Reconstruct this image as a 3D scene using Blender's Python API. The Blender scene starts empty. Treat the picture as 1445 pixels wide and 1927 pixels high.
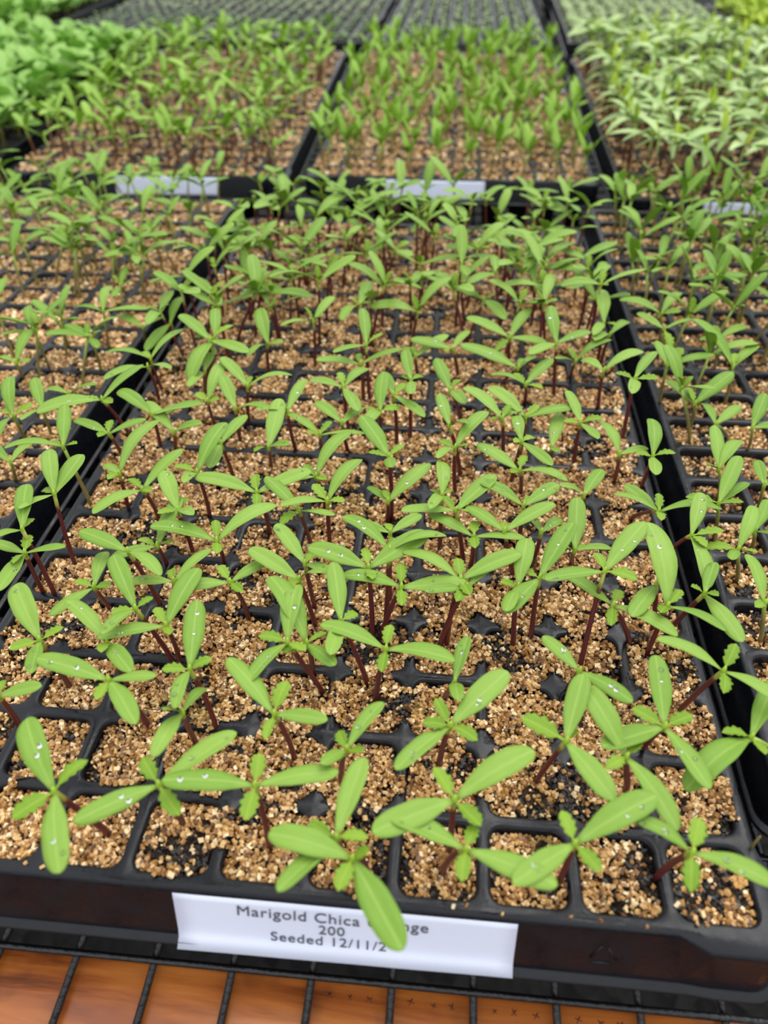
import bpy, math, random
import numpy as np
from mathutils import Matrix, Vector

# ------------------------------------------------------------------ camera, world, exposure
scene = bpy.context.scene
col = scene.collection
MM = 0.001
FPX = 1423.5
CAM = np.array([162.15, -89.94, 221.56])                      # millimetres, tray top is z = 0
ROT = np.array([[0.996011618, 0.0892229804, -0.000340673],    # rows: right, down, forward
                [0.0579411353, -0.649701082, -0.757978449],
                [-0.067850432, 0.754935602, -0.652279507]])
cam = bpy.data.cameras.new('camera')
cam.sensor_fit = 'HORIZONTAL'
cam.sensor_width = 36.0
cam.lens = FPX / 1445 * 36.0
cam.clip_start = 0.01
cam.clip_end = 60
cam.dof.use_dof = True
cam.dof.focus_distance = 0.285
cam.dof.aperture_fstop = 12.5
camera = bpy.data.objects.new('camera', cam)
col.objects.link(camera)
r_, d_, f_ = ROT
camera.matrix_world = Matrix(((r_[0], -d_[0], -f_[0], CAM[0]*MM), (r_[1], -d_[1], -f_[1], CAM[1]*MM),
                              (r_[2], -d_[2], -f_[2], CAM[2]*MM), (0, 0, 0, 1)))
scene.camera = camera

world = bpy.data.worlds.new('overcast_sky')
scene.world = world
world.use_nodes = True
wn, wl = world.node_tree.nodes, world.node_tree.links
wn.clear()
w_out = wn.new('ShaderNodeOutputWorld')
w_bg = wn.new('ShaderNodeBackground')
w_tc = wn.new('ShaderNodeTexCoord')
w_sep = wn.new('ShaderNodeSeparateXYZ')
w_ramp = wn.new('ShaderNodeValToRGB')                          # bright haze: brightest overhead, half of that at the horizon
w_ramp.color_ramp.elements[0].position = 0.0
w_ramp.color_ramp.elements[0].color = (0.50, 0.52, 0.54, 1)
w_ramp.color_ramp.elements[1].position = 1.0
w_ramp.color_ramp.elements[1].color = (1.0, 1.02, 1.06, 1)
w_bg.inputs['Strength'].default_value = 1.45
wl.new(w_tc.outputs['Generated'], w_sep.inputs[0])
wl.new(w_sep.outputs['Z'], w_ramp.inputs[0])
wl.new(w_ramp.outputs[0], w_bg.inputs['Color'])
wl.new(w_bg.outputs[0], w_out.inputs['Surface'])

sun = bpy.data.lights.new('hazy_sun', 'SUN')                   # sun through cloud and plastic film: very soft
sun.energy = 1.6
sun.angle = math.radians(50)
sun.color = (1.0, 0.98, 0.94)
sun_o = bpy.data.objects.new('hazy_sun', sun)
col.objects.link(sun_o)
sun_o.rotation_euler = (math.radians(-24), math.radians(14), 0)

scene.view_settings.view_transform = 'Standard'
scene.view_settings.look = 'None'
scene.view_settings.exposure = 0.42
scene.view_settings.gamma = 1.0
scene.view_settings.use_curve_mapping = False

rng = random.Random(7)
nrg = np.random.default_rng(11)
P = 26.0                                                       # cell pitch
SOIL = -2.5

def ray(u, v):
    return ROT.T @ np.array([(u-722.5)/FPX, (v-963.5)/FPX, 1.0])
def at(u, v, z):
    d = ray(u, v)
    return CAM + d*((z-CAM[2])/d[2])
def project(p):
    c = ROT @ (np.asarray(p, float)-CAM)
    return FPX*c[0]/c[2]+722.5, FPX*c[1]/c[2]+963.5, c[2]

# ------------------------------------------------------------------ materials
def lin(r, g, b):
    f = lambda c: c/12.92 if c <= 0.04045 else ((c+0.055)/1.055)**2.4
    return (f(r/255), f(g/255), f(b/255), 1)

class Mat:
    def __init__(s, name):
        s.m = bpy.data.materials.new(name)
        s.m.use_nodes = True
        s.n, s.l = s.m.node_tree.nodes, s.m.node_tree.links
        s.b = s.n['Principled BSDF']
        s.out = s.n['Material Output']
    def new(s, t, **kw):
        x = s.n.new(t)
        for k, v in kw.items():
            if k in x.inputs: x.inputs[k].default_value = v
            else: setattr(x, k, v)
        return x
    def link(s, a, b): s.l.new(a, b)
    def ramp(s, fac, stops):
        x = s.n.new('ShaderNodeValToRGB')
        e = x.color_ramp.elements
        while len(e) < len(stops): e.new(0.5)
        for i, (p, c) in enumerate(stops):
            e[i].position = p; e[i].color = c
        s.link(fac, x.inputs[0])
        return x.outputs[0]
    def noise(s, scale, detail=3, rough=0.5, coord='Object'):
        tc = s.new('ShaderNodeTexCoord')
        x = s.new('ShaderNodeTexNoise', Scale=scale, Detail=detail, Roughness=rough)
        s.link(tc.outputs[coord], x.inputs['Vector'])
        return x.outputs['Fac']
    def bump(s, h, strength, dist):
        x = s.new('ShaderNodeBump', Strength=strength, Distance=dist)
        s.link(h, x.inputs['Height'])
        s.link(x.outputs[0], s.b.inputs['Normal'])
        return x.outputs[0]

def mat_plastic(name, c=(15, 16, 21), rough=(0.16, 0.42)):
    m = Mat(name)
    n1 = m.noise(160, 4)
    m.b.inputs['Base Color'].default_value = lin(*c)
    mr = m.new('ShaderNodeMapRange'); m.link(n1, mr.inputs[0])
    mr.inputs[1].default_value = 0.35; mr.inputs[2].default_value = 0.65
    mr.inputs[3].default_value = rough[0]; mr.inputs[4].default_value = rough[1]
    m.link(mr.outputs[0], m.b.inputs['Roughness'])
    m.b.inputs['Specular IOR Level'].default_value = 0.28
    m.bump(m.noise(420, 3), 0.18, 0.0006)
    return m.m

def mat_leaf(name, a, b, rib, transl=0.34, rough=0.42, veins=False):
    m = Mat(name)
    tc = m.new('ShaderNodeTexCoord')
    oi = m.new('ShaderNodeObjectInfo')
    nz = m.new('ShaderNodeTexNoise', Scale=5.0, Detail=3)
    add = m.new('ShaderNodeVectorMath', operation='ADD')
    m.link(tc.outputs['Generated'], add.inputs[0]); m.link(oi.outputs['Random'], add.inputs[1])
    m.link(add.outputs[0], nz.inputs['Vector'])
    mix1 = m.new('ShaderNodeMath', operation='MULTIPLY_ADD')
    m.link(oi.outputs['Random'], mix1.inputs[0]); mix1.inputs[1].default_value = 0.62
    s2 = m.new('ShaderNodeMath', operation='MULTIPLY'); m.link(nz.outputs['Fac'], s2.inputs[0]); s2.inputs[1].default_value = 0.4
    m.link(s2.outputs[0], mix1.inputs[2])
    base = m.ramp(mix1.outputs[0], [(0.08, lin(*a)), (0.92, lin(*b))])
    sep = m.new('ShaderNodeSeparateXYZ'); m.link(tc.outputs['Generated'], sep.inputs[0])
    ab = m.new('ShaderNodeMath', operation='SUBTRACT'); m.link(sep.outputs['Y'], ab.inputs[0]); ab.inputs[1].default_value = 0.5
    ab2 = m.new('ShaderNodeMath', operation='ABSOLUTE'); m.link(ab.outputs[0], ab2.inputs[0])
    ribm = m.new('ShaderNodeMapRange'); m.link(ab2.outputs[0], ribm.inputs[0])
    ribm.inputs[1].default_value = 0.015; ribm.inputs[2].default_value = 0.07; ribm.inputs[3].default_value = 0.55; ribm.inputs[4].default_value = 0.0
    mx = m.new('ShaderNodeMix', data_type='RGBA')
    m.link(ribm.outputs[0], mx.inputs[0]); m.link(base, mx.inputs[6]); mx.inputs[7].default_value = lin(*rib)
    # the leaf stalk end is yellower
    st = m.new('ShaderNodeMapRange'); m.link(sep.outputs['X'], st.inputs[0])
    st.inputs[1].default_value = 0.0; st.inputs[2].default_value = 0.22; st.inputs[3].default_value = 0.6; st.inputs[4].default_value = 0.0
    mx2 = m.new('ShaderNodeMix', data_type='RGBA')
    m.link(st.outputs[0], mx2.inputs[0]); m.link(mx.outputs[2], mx2.inputs[6]); mx2.inputs[7].default_value = lin(*rib)
    c = mx2.outputs[2]
    m.link(c, m.b.inputs['Base Color'])
    m.b.inputs['Roughness'].default_value = rough
    m.b.inputs['Specular IOR Level'].default_value = 0.35
    fine = m.new('ShaderNodeTexNoise', Scale=38.0, Detail=3)
    m.link(tc.outputs['Generated'], fine.inputs['Vector'])
    nrm = m.bump(fine.outputs['Fac'], 0.35, 0.0005)
    tr = m.new('ShaderNodeBsdfTranslucent')
    m.link(c, tr.inputs['Color']); m.link(nrm, tr.inputs['Normal'])
    ms = m.new('ShaderNodeMixShader'); ms.inputs[0].default_value = transl
    m.link(m.b.outputs[0], ms.inputs[1]); m.link(tr.outputs[0], ms.inputs[2])
    m.link(ms.outputs[0], m.out.inputs['Surface'])
    return m.m

def mat_stem(name, low, high, start=0.72):
    m = Mat(name)
    at_ = m.new('ShaderNodeAttribute', attribute_name='along')
    nz = m.noise(300, 2)
    ad = m.new('ShaderNodeMath', operation='MULTIPLY_ADD'); m.link(nz, ad.inputs[0]); ad.inputs[1].default_value = 0.22
    m.link(at_.outputs['Fac'], ad.inputs[2])
    c = m.ramp(ad.outputs[0], [(0.1, lin(*low)), (start+0.1, lin(*low)), (1.08 if start > .95 else 1.0, lin(*high))])
    m.link(c, m.b.inputs['Base Color'])
    m.b.inputs['Roughness'].default_value = 0.42
    return m.m

def mat_grain(name, stops):
    m = Mat(name)
    g = m.new('ShaderNodeNewGeometry')
    c = m.ramp(g.outputs['Random Per Island'], stops)
    gn = m.noise(26, 2)
    green = m.new('ShaderNodeMapRange'); m.link(gn, green.inputs[0])
    green.inputs[1].default_value = 0.60; green.inputs[2].default_value = 0.74; green.inputs[3].default_value = 0; green.inputs[4].default_value = 0.5
    mx = m.new('ShaderNodeMix', data_type='RGBA'); m.link(green.outputs[0], mx.inputs[0]); m.link(c, mx.inputs[6])
    mx.inputs[7].default_value = lin(112, 100, 36) if name != 'peat_crumb' else lin(34, 32, 12)
    m.link(mx.outputs[2], m.b.inputs['Base Color'])
    m.b.inputs['Roughness'].default_value = 0.4
    m.b.inputs['Specular IOR Level'].default_value = 0.6
    return m.m

def mat_soil(name, dark, tan, lo, hi):
    m = Mat(name)
    n1 = m.noise(70, 3)
    n2 = m.noise(900, 3)
    ad = m.new('ShaderNodeMath', operation='MULTIPLY_ADD'); m.link(n2, ad.inputs[0]); ad.inputs[1].default_value = 0.7; m.link(n1, ad.inputs[2])
    c = m.ramp(ad.outputs[0], [(lo, lin(*dark)), (hi, lin(*tan))])
    m.link(c, m.b.inputs['Base Color'])
    m.b.inputs['Roughness'].default_value = 0.75
    m.bump(n2, 0.9, 0.002)
    return m.m

M = dict(
    plastic=mat_plastic('black_plastic'),
    cot=mat_leaf('cotyledon_green', (116, 156, 48), (148, 182, 76), (160, 190, 90)),
    cot2=mat_leaf('cotyledon_fresh_green', (112, 156, 44), (152, 188, 78), (164, 194, 86), 0.4),
    true=mat_leaf('true_leaf_green', (112, 150, 30), (144, 178, 54), (160, 182, 56), 0.32),
    cotb=mat_leaf('bright_leaf_green', (134, 178, 54), (172, 208, 90), (176, 208, 90), 0.42),
    pale=mat_leaf('pale_leaf_green', (146, 180, 92), (196, 218, 146), (198, 218, 146), 0.32, 0.28),
    round=mat_leaf('round_leaf_green', (126, 176, 66), (174, 212, 116), (178, 212, 116), 0.36),
    yellow=mat_leaf('yellow_leaf_green', (150, 186, 40), (196, 214, 66), (200, 216, 80), 0.3),
    sprout=mat_leaf('sprout_green', (128, 158, 92), (172, 192, 136), (176, 196, 136), 0.2),
    red=mat_stem('red_stem', (84, 28, 30), (146, 150, 58), 0.84),
    palestem=mat_stem('pale_stem', (122, 112, 58), (158, 186, 84), 0.5),
    brownstem=mat_stem('brown_stem', (104, 62, 42), (150, 176, 74), 0.6),
    grain=mat_grain('vermiculite_tan', [(0.0, lin(74, 46, 18)), (0.28, lin(140, 96, 46)), (0.58, lin(182, 138, 76)), (0.82, lin(212, 172, 112)), (1.0, lin(240, 218, 176))]),
    crumb=mat_grain('peat_crumb', [(0.0, lin(12, 9, 7)), (0.6, lin(30, 22, 16)), (1.0, lin(62, 46, 30))]),
    soil=mat_soil('dark_potting_mix', (14, 10, 8), (60, 42, 26), 0.72, 1.15),
    soil_back=mat_soil('vermiculite_covered_mix', (60, 42, 26), (168, 124, 74), 0.55, 1.0),
)
def simple(name, c, rough=0.5, **kw):
    m = Mat(name)
    m.b.inputs['Base Color'].default_value = lin(*c); m.b.inputs['Roughness'].default_value = rough
    for k, v in kw.items(): m.b.inputs[k].default_value = v
    return m
lm_ = simple('label_paper', (204, 209, 226), 0.38)
lm_.bump(lm_.noise(240, 2), 0.12, 0.0006)
M['paper'] = lm_.m
M['ink'] = simple('label_ink', (74, 76, 88), 0.6).m
wm = simple('wire_coating', (14, 14, 16), 0.38); wm.bump(wm.noise(500, 3), 0.5, 0.001); M['wire'] = wm.m
M['drop'] = simple('water_drop', (255, 255, 255), 0.02, **{'Transmission Weight': 1.0, 'IOR': 1.33}).m
M['white'] = simple('perlite_white', (226, 222, 205), 0.7).m
M['twig'] = simple('dead_stem', (96, 84, 40), 0.7).m

def mat_wood():
    m = Mat('stained_wood')
    tc = m.new('ShaderNodeTexCoord')
    mp = m.new('ShaderNodeMapping'); mp.inputs['Scale'].default_value = (7, 90, 60)
    m.link(tc.outputs['Object'], mp.inputs[0])
    n = m.new('ShaderNodeTexNoise', Scale=1.0, Detail=5, Roughness=0.6, Distortion=0.6); m.link(mp.outputs[0], n.inputs['Vector'])
    c = m.ramp(n.outputs['Fac'], [(0.30, lin(70, 32, 12)), (0.42, lin(136, 70, 26)), (0.55, lin(170, 98, 40)), (0.75, lin(190, 122, 58))])
    st = m.new('ShaderNodeTexNoise', Scale=34.0, Detail=3); m.link(tc.outputs['Object'], st.inputs['Vector'])
    stm = m.new('ShaderNodeMapRange'); m.link(st.outputs['Fac'], stm.inputs[0])
    stm.inputs[1].default_value = 0.56; stm.inputs[2].default_value = 0.74; stm.inputs[3].default_value = 0; stm.inputs[4].default_value = 0.85
    mx = m.new('ShaderNodeMix', data_type='RGBA'); m.link(stm.outputs[0], mx.inputs[0]); m.link(c, mx.inputs[6]); mx.inputs[7].default_value = lin(36, 22, 14)
    m.link(mx.outputs[2], m.b.inputs['Base Color'])
    m.b.inputs['Roughness'].default_value = 0.28
    m.bump(n.outputs['Fac'], 0.25, 0.001)
    return m.m
M['wood'] = mat_wood()
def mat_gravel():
    m = Mat('dark_shaded_gravel')
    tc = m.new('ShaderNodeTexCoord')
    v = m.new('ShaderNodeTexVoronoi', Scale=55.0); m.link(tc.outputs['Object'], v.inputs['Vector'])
    c = m.ramp(v.outputs['Color'], [(0.0, lin(5, 5, 5)), (1.0, lin(30, 30, 28))])  # dark gravel, its colour lowered further to stand in for the under-bench shade
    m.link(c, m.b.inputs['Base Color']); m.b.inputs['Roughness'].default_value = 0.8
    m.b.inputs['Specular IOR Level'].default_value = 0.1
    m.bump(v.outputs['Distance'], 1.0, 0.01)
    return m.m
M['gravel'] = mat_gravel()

# ------------------------------------------------------------------ helpers
def mesh_np(name, verts, faces, mats, smooth=True, mat_idx=None):
    """verts (n,3) in mm; faces: list of index tuples or an (m,4) array of quads."""
    me = bpy.data.meshes.new(name)
    v = np.asarray(verts, np.float32)*MM
    if isinstance(faces, np.ndarray):
        nf, k = faces.shape
        me.vertices.add(len(v)); me.vertices.foreach_set('co', v.ravel())
        me.loops.add(nf*k); me.loops.foreach_set('vertex_index', faces.astype(np.int32).ravel())
        me.polygons.add(nf); me.polygons.foreach_set('loop_start', np.arange(0, nf*k, k, dtype=np.int32))
    else:
        me.from_pydata(v.tolist(), [], faces)
    for m in mats: me.materials.append(m)
    me.polygons.foreach_set('use_smooth', np.full(len(me.polygons), smooth, bool))
    if mat_idx is not None: me.polygons.foreach_set('material_index', np.asarray(mat_idx, np.int32))
    me.update(calc_edges=True)
    return me
def obj(name, me, parent=None, loc=(0, 0, 0)):
    o = bpy.data.objects.new(name, me)
    col.objects.link(o)
    o.location = [c*MM for c in loc]
    if parent is not None: o.parent = parent
    return o
def tag(o, label=None, cat=None, group=None, kind=None):
    if label: o['label'] = label
    if cat: o['category'] = cat
    if group: o['group'] = group
    if kind: o['kind'] = kind
    return o
def box_geo(x0, x1, y0, y1, z0, z1):
    v = [(x, y, z) for z in (z0, z1) for y in (y0, y1) for x in (x0, x1)]
    f = [(0, 2, 3, 1), (4, 5, 7, 6), (0, 1, 5, 4), (2, 6, 7, 3), (0, 4, 6, 2), (1, 3, 7, 5)]
    return v, f
def tube(points, radii, sides=6):
    """closed tube through points; returns verts, faces, along (0..1)."""
    pts = [Vector(p) for p in points]
    V, F, A = [], [], []
    n = len(pts)
    for i, p in enumerate(pts):
        t = (pts[min(i+1, n-1)]-pts[max(i-1, 0)]).normalized()
        a = t.cross(Vector((0, 1, 0)) if abs(t.y) < .9 else Vector((1, 0, 0))).normalized(); b = t.cross(a)
        for k in range(sides):
            q = p+(a*math.cos(2*math.pi*k/sides)+b*math.sin(2*math.pi*k/sides))*radii[i]
            V.append(tuple(q)); A.append(i/(n-1))
    for i in range(n-1):
        for k in range(sides):
            k2 = (k+1) % sides
            F.append((i*sides+k, i*sides+k2, (i+1)*sides+k2, (i+1)*sides+k))
    F.append(tuple(range(sides))[::-1]); F.append(tuple(range((n-1)*sides, n*sides)))
    return V, F, A
def stem_mesh(points, radii, mat, sides=6):
    V, F, A = tube(points, radii, sides)
    me = mesh_np('stem', V, F, [mat])
    at_ = me.attributes.new('along', 'FLOAT', 'POINT')
    at_.data.foreach_set('value', np.asarray(A, np.float32))
    return me

# ------------------------------------------------------------------ structure: ground, plank, wire bench
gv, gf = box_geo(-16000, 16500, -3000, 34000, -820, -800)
tag(obj('ground', mesh_np('ground', gv, gf, [M['gravel']], False)), 'dark gravel ground below the wire bench, bench shade put into its colour', kind='structure')

pv, pf = box_geo(-700, 900, -96, -5.5, -88, -48.2)
plank = tag(obj('wooden_plank', mesh_np('wooden_plank', pv, pf, [M['wood']], False)), 'orange-brown wet wooden plank under the black wire mesh', 'plank')
# short incised marks of the treated timber along the plank's far edge
mk_v, mk_f = [], []
for i in range(2):
    a = 0.9 if i else -0.9
    V, F, A = tube([(-1.5*math.cos(a), -1.2*math.sin(a), 0), (0, 0, -0.05), (1.5*math.cos(a), 1.2*math.sin(a), 0)], [0.14, 0.26, 0.14], 5)
    b = len(mk_v); mk_v += V; mk_f += [tuple(b+k for k in f) for f in F]
mark_me = mesh_np('incised_mark', mk_v, mk_f, [simple('incision_dark', (88, 40, 16), 0.5).m])
for i in range(26):
    x = 138+i*6.4
    if 0 <= (x-131.5) % 25.4 < 3.6: continue
    mk = obj('incised_mark', mark_me, plank, (x+rng.uniform(-.5, .5), -10.6+rng.uniform(-.4, .4)-0.002*(x-200), -48.15)); mk.rotation_euler.z = rng.uniform(-.5, .5); mk.scale = (rng.uniform(.6, 1.1), rng.uniform(.6, 1.2), 1)

bench = bpy.data.objects.new('wire_bench_top', None); col.objects.link(bench)
bench.location = (0, -0.096, -0.0455)
tag(bench, 'black coated welded wire mesh bench top carrying the trays', 'bench')
WX = [55.5+25.4*k for k in range(-26, 26)]
WY = [-7.2+25.4*k for k in range(-3, 78)]
V, F, A = tube([(0, 0, 0), (0, 2070, 0)], [1.25, 1.25], 8); me_long = mesh_np('wire', V, F, [M['wire']])
V, F, A = tube([(-660, 0, 0), (720, 0, 0)], [1.15, 1.15], 8); me_cross = mesh_np('wire', V, F, [M['wire']])
for x in WX: obj('wire', me_long, bench, (x, 0, 0))
for y in WY: obj('wire', me_cross, bench, (0, y+96, 1.1))

# ------------------------------------------------------------------ plug tray (shared parts)
NC, NR = 10, 20
def rounded_square(half, r, n=5):
    pts = []
    for cx, cy, a0 in ((1, 1, 0), (-1, 1, 90), (-1, -1, 180), (1, -1, 270)):
        for k in range(n):
            a = math.radians(a0+90*k/(n-1))
            pts.append((cx*(half-r)+r*math.cos(a), cy*(half-r)+r*math.sin(a)))
    return np.array(pts)
def tray_sheet(nc, nr):
    n = 20
    loops = [(rounded_square(11.9, 4.2), 0.0), (rounded_square(11.3, 3.9), -0.35), (rounded_square(10.9, 3.6), -1.4), (rounded_square(9.6, 2.6), -16.0), (rounded_square(7.2, 1.6), -42.5)]
    sq = loops[0][0]
    out = sq/np.abs(sq).max(axis=1, keepdims=True)*13.0
    for q in range(4):                       # exact corners
        out[q*5+2] = np.sign(sq[q*5+2])*13.0
    V, F = [], []
    base_loops = [(out, 0.0)]+loops
    for j in range(nr):
        for i in range(nc):
            cx, cy = (i+.5)*P, (j+.5)*P
            b = len(V)
            for lp, z in base_loops:
                V += [(cx+x, cy+y, z) for x, y in lp]
            for l in range(len(base_loops)-1):
                for k in range(n):
                    k2 = (k+1) % n
                    F.append((b+l*n+k, b+l*n+k2, b+(l+1)*n+k2, b+(l+1)*n+k))
            F.append(tuple(b+(len(base_loops)-1)*n+k for k in range(n)))
    # weld shared borders
    V = np.array(V); key = np.round(V*50).astype(np.int64)
    _, first, inv = np.unique(key, axis=0, return_index=True, return_inverse=True)
    inv = inv.ravel()
    return V[first], [tuple(int(inv[k]) for k in f) for f in F]
def outline(nc, nr, ext, corner, z, r=6.0, side=None):
    """closed outline of the tray at height z. ext: how far it stands out from the cell block; corner: extra at the corners."""
    x0, x1, y0, y1 = -2.0, nc*P+2.0, -2.0, nr*P+2.0
    sx = ext if side is None else side
    X0, X1, Y0, Y1 = x0-sx, x1+sx, y0-ext, y1+ext
    c = corner
    pts = []
    def arc(cx, cy, a0):
        return [(cx+r*math.cos(math.radians(a0+90*k/6)), cy+r*math.sin(math.radians(a0+90*k/6))) for k in range(7)]
    cs = c*0.6
    L, Lc = 27.0, 19.0
    # front edge, from left corner to right corner, counter-clockwise
    pts += arc(X0-cs+r, Y0-c+r, 180)
    pts += [(X0+Lc, Y0-c), (X0+L, Y0), ((X0+X1)/2, Y0), (X1-L, Y0), (X1-Lc, Y0-c)]
    pts += arc(X1+cs-r, Y0-c+r, 270)
    pts += [(X1+cs, Y0+Lc), (X1, Y0+L), (X1, (Y0+Y1)/2), (X1, Y1-L), (X1+cs, Y1-Lc)]
    pts += arc(X1+cs-r, Y1+c-r, 0)
    pts += [(X1-Lc, Y1+c), (X1-L, Y1), ((X0+X1)/2, Y1), (X0+L, Y1), (X0+Lc, Y1+c)]
    pts += arc(X0-cs+r, Y1+c-r, 90)
    pts += [(X0-cs, Y1-Lc), (X0, Y1-L), (X0, (Y0+Y1)/2), (X0, Y0+L), (X0-cs, Y0+Lc)]
    return [(x, y, z) for x, y in pts]
def loft(loops):
    n = len(loops[0]); V = [p for lp in loops for p in lp]; F = []
    for l in range(len(loops)-1):
        for k in range(n):
            k2 = (k+1) % n
            F.append((l*n+k2, l*n+k, (l+1)*n+k, (l+1)*n+k2))
    return V, F
def make_tray_meshes(nc, nr):
    sv, sf = tray_sheet(nc, nr)
    # rim: from the cell block border outwards
    n = len(outline(nc, nr, 0, 0, 0))
    inner = []
    for x, y, z in outline(nc, nr, 0, 0, 0):
        inner.append((min(max(x, 0.0), nc*P), min(max(y, 0.0), nr*P), 0.0))
    rim = [inner, outline(nc, nr, -0.4, 4.0, 0.0), outline(nc, nr, 0.2, 4.0, -0.5), outline(nc, nr, 0.6, 4.0, -1.6, 6.5)]
    rv, rf = loft(rim)
    wv, wf = loft([outline(nc, nr, 0.6, 4.0, -1.6, 6.5), outline(nc, nr, 5.8, 0.6, -17.6, 8.0, 3.0), outline(nc, nr, 5.9, 0.6, -18.0, 8.0, 3.1)])
    fv, ff = loft([outline(nc, nr, 5.9, 0.6, -18.0, 8.0, 3.1), outline(nc, nr, 6.4, 0.6, -18.4, 8.2, 3.5), outline(nc, nr, 8.0, 0.6, -18.5, 9.0, 4.6), outline(nc, nr, 8.5, 0.6, -19.1, 9.2, 5.0), outline(nc, nr, 8.2, 0.6, -19.9, 9.0, 4.8), outline(nc, nr, 5.6, 0.6, -19.8, 8.0, 2.9)])
    pl = [M['plastic']]
    return (mesh_np('cell_sheet', sv, sf, pl), mesh_np('rim', rv, rf, pl), mesh_np('side_wall', wv, wf, pl, False), mesh_np('bottom_flange', fv, ff, pl))
TRAY = make_tray_meshes(NC, NR)
def tray(x, y, label, rz=0.0, tilt=0.0, z=0.0):
    t = bpy.data.objects.new('plug_tray', None); col.objects.link(t)
    t.location = (x*MM, y*MM, z*MM); t.rotation_euler = (tilt, 0, rz)
    tag(t, label, 'tray', 'black plug trays on the bench')
    for nm, me in zip(('cell_sheet', 'rim', 'side_wall', 'bottom_flange'), TRAY): obj(nm, me, t)
    return t
def tray_matrix(t):
    return Matrix.Translation(t.location) @ t.rotation_euler.to_matrix().to_4x4()
T_MAIN = tray(0, 0, 'black plug tray of marigold seedlings with a printed white label in front')
T_LEFT = tray(-286, 42, 'black plug tray beside the labelled marigold tray, cut by the left picture edge')
T_RIGHT = tray(279, 48, 'black plug tray beside the labelled marigold tray, cut by the right picture edge')
TILT = math.atan2(14, 530)
T_BL = tray(-256, 628, 'black plug tray behind, white label, sparse red-stemmed seedlings over tan vermiculite', math.radians(1.2), TILT)
T_BC = tray(28, 642, 'black plug tray behind the marigold tray, white label, dense upright bright seedlings', math.radians(-0.2), TILT)
T_BR = tray(312, 606, 'black plug tray of pale drooping seedlings behind the right-hand tray', math.radians(-0.5), TILT)
T_FL = tray(-548, 612, 'black plug tray crowded with round-leaved seedlings, upper left', math.radians(1.2), TILT*.6)
T_TL = tray(6, 1306, 'black plug tray of tiny sprouts lying crosswise at the back', math.radians(90), 0, 3)
T_TM = tray(34, 1310, 'black plug tray with rows of tiny sprouts behind the dense upright seedlings', 0, 0, 3)
T_TR = tray(334, 1330, 'black plug tray of dense pale sprouts behind the drooping seedlings', math.radians(-1.5), 0, 3)
T_FR = tray(632, 1250, 'black plug tray of yellow-green seedlings in the far upper right corner', math.radians(-1.5), 0, 3)

T_TL2 = tray(6, 1584, 'second black plug tray lying crosswise, behind the crosswise sprout tray', math.radians(90), 0, 3)
T_UL = tray(-824, 1300, 'black plug tray of leafy seedlings at the top left corner', math.radians(2), 0, 3)
T_U1 = tray(-260, 1862, 'farthest black plug tray behind the crosswise trays', 0, 0, 3)
T_U2 = tray(34, 1862, 'farthest black plug tray behind the rows of tiny sprouts', 0, 0, 3)
T_U3 = tray(334, 1880, 'farthest black plug tray behind the dense pale sprouts', 0, 0, 3)
T_U4 = tray(-550, 1862, 'farthest black plug tray behind the leafy corner', 0, 0, 3)

# ------------------------------------------------------------------ paper labels with print
SLOPE = math.atan2(16.0, 5.2)
def paper_label(t, x0, w, h, lines=None):
    """label stuck on the sloping front panel of a tray; tray-local coordinates. Panel runs from (y -2.6, z -1.6) to (y -7.8, z -17.6)."""
    n = 14
    V, F = [], []
    ex = Vector((1, 0, 0)); dn = Vector((0, -5.2, -16.0)).normalized(); nr = Vector((0, -16.0, 5.2)).normalized()
    o = Vector((x0, -2.62, -1.7))
    for s in (0.25, 0.10):
        for j in range(9):
            for i in range(n+1):
                u = w*i/n; v = h*j/8
                curl = 0.35*max(0, (i/n-.9))*10*max(0, .5-j/8) + 0.12*math.sin(i*1.3+j) + 3.6*max(0.0, v-15.7)*(1.1-0.1*i/n)
                V.append(tuple(o+ex*(u+0.9*(j/8)*(1-i/n))+dn*(v-0.15+0.9*(1-i/n)*(0.4+v/h)) +nr*(s+0.25*max(0, curl))))
    k = 9*(n+1)
    for j in range(8):
        for i in range(n):
            a = j*(n+1)+i
            F.append((a, a+n+1, a+n+2, a+1)); F.append((k+a, k+a+1, k+a+n+2, k+a+n+1))
    border = [i for i in range(n+1)]+[j*(n+1)+n for j in range(1, 9)]+[8*(n+1)+i for i in range(n-1, -1, -1)]+[j*(n+1) for j in range(7, 0, -1)]
    for a, b in zip(border, border[1:]+border[:1]): F.append((a, b, k+b, k+a))
    lab = obj('paper_label', mesh_np('paper_label', V, F, [M['paper']]), t)
    lab['label'] = 'white printed paper label stuck on the tray front'
    if lines:
        for txt, cx, cy, size in lines:
            cu = bpy.data.curves.new('printed_text', 'FONT')
            cu.body = txt; cu.size = size*MM; cu.align_x = 'CENTER'; cu.align_y = 'CENTER'; cu.extrude = 0.00003
            cu.space_character = 1.08
            cu.materials.append(M['ink'])
            tmp = bpy.data.objects.new('printed_text', cu); col.objects.link(tmp)
            bpy.context.view_layer.update()
            tm = bpy.data.meshes.new_from_object(tmp.evaluated_get(bpy.context.evaluated_depsgraph_get()))
            bpy.data.objects.remove(tmp)
            q = obj('printed_text', tm, lab)
            p = o+ex*cx+dn*cy+nr*0.55
            q.matrix_local = Matrix.Translation(p*MM) @ Matrix(((1, 0, 0), (0, -dn.y, nr.y), (0, -dn.z, nr.z))).to_4x4()
    return lab
paper_label(T_MAIN, 93.5, 98, 18.4, [('Marigold Chica Orange', 46, 4.6, 5.4), ('200', 46, 9.3, 4.9), ('Seeded 12/11/2', 45, 13.7, 5.0)])
paper_label(T_BL, 100, 98, 15.4)
paper_label(T_BC, 70, 92, 15.4)
paper_label(T_BR, 66, 98, 15.4)
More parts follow.
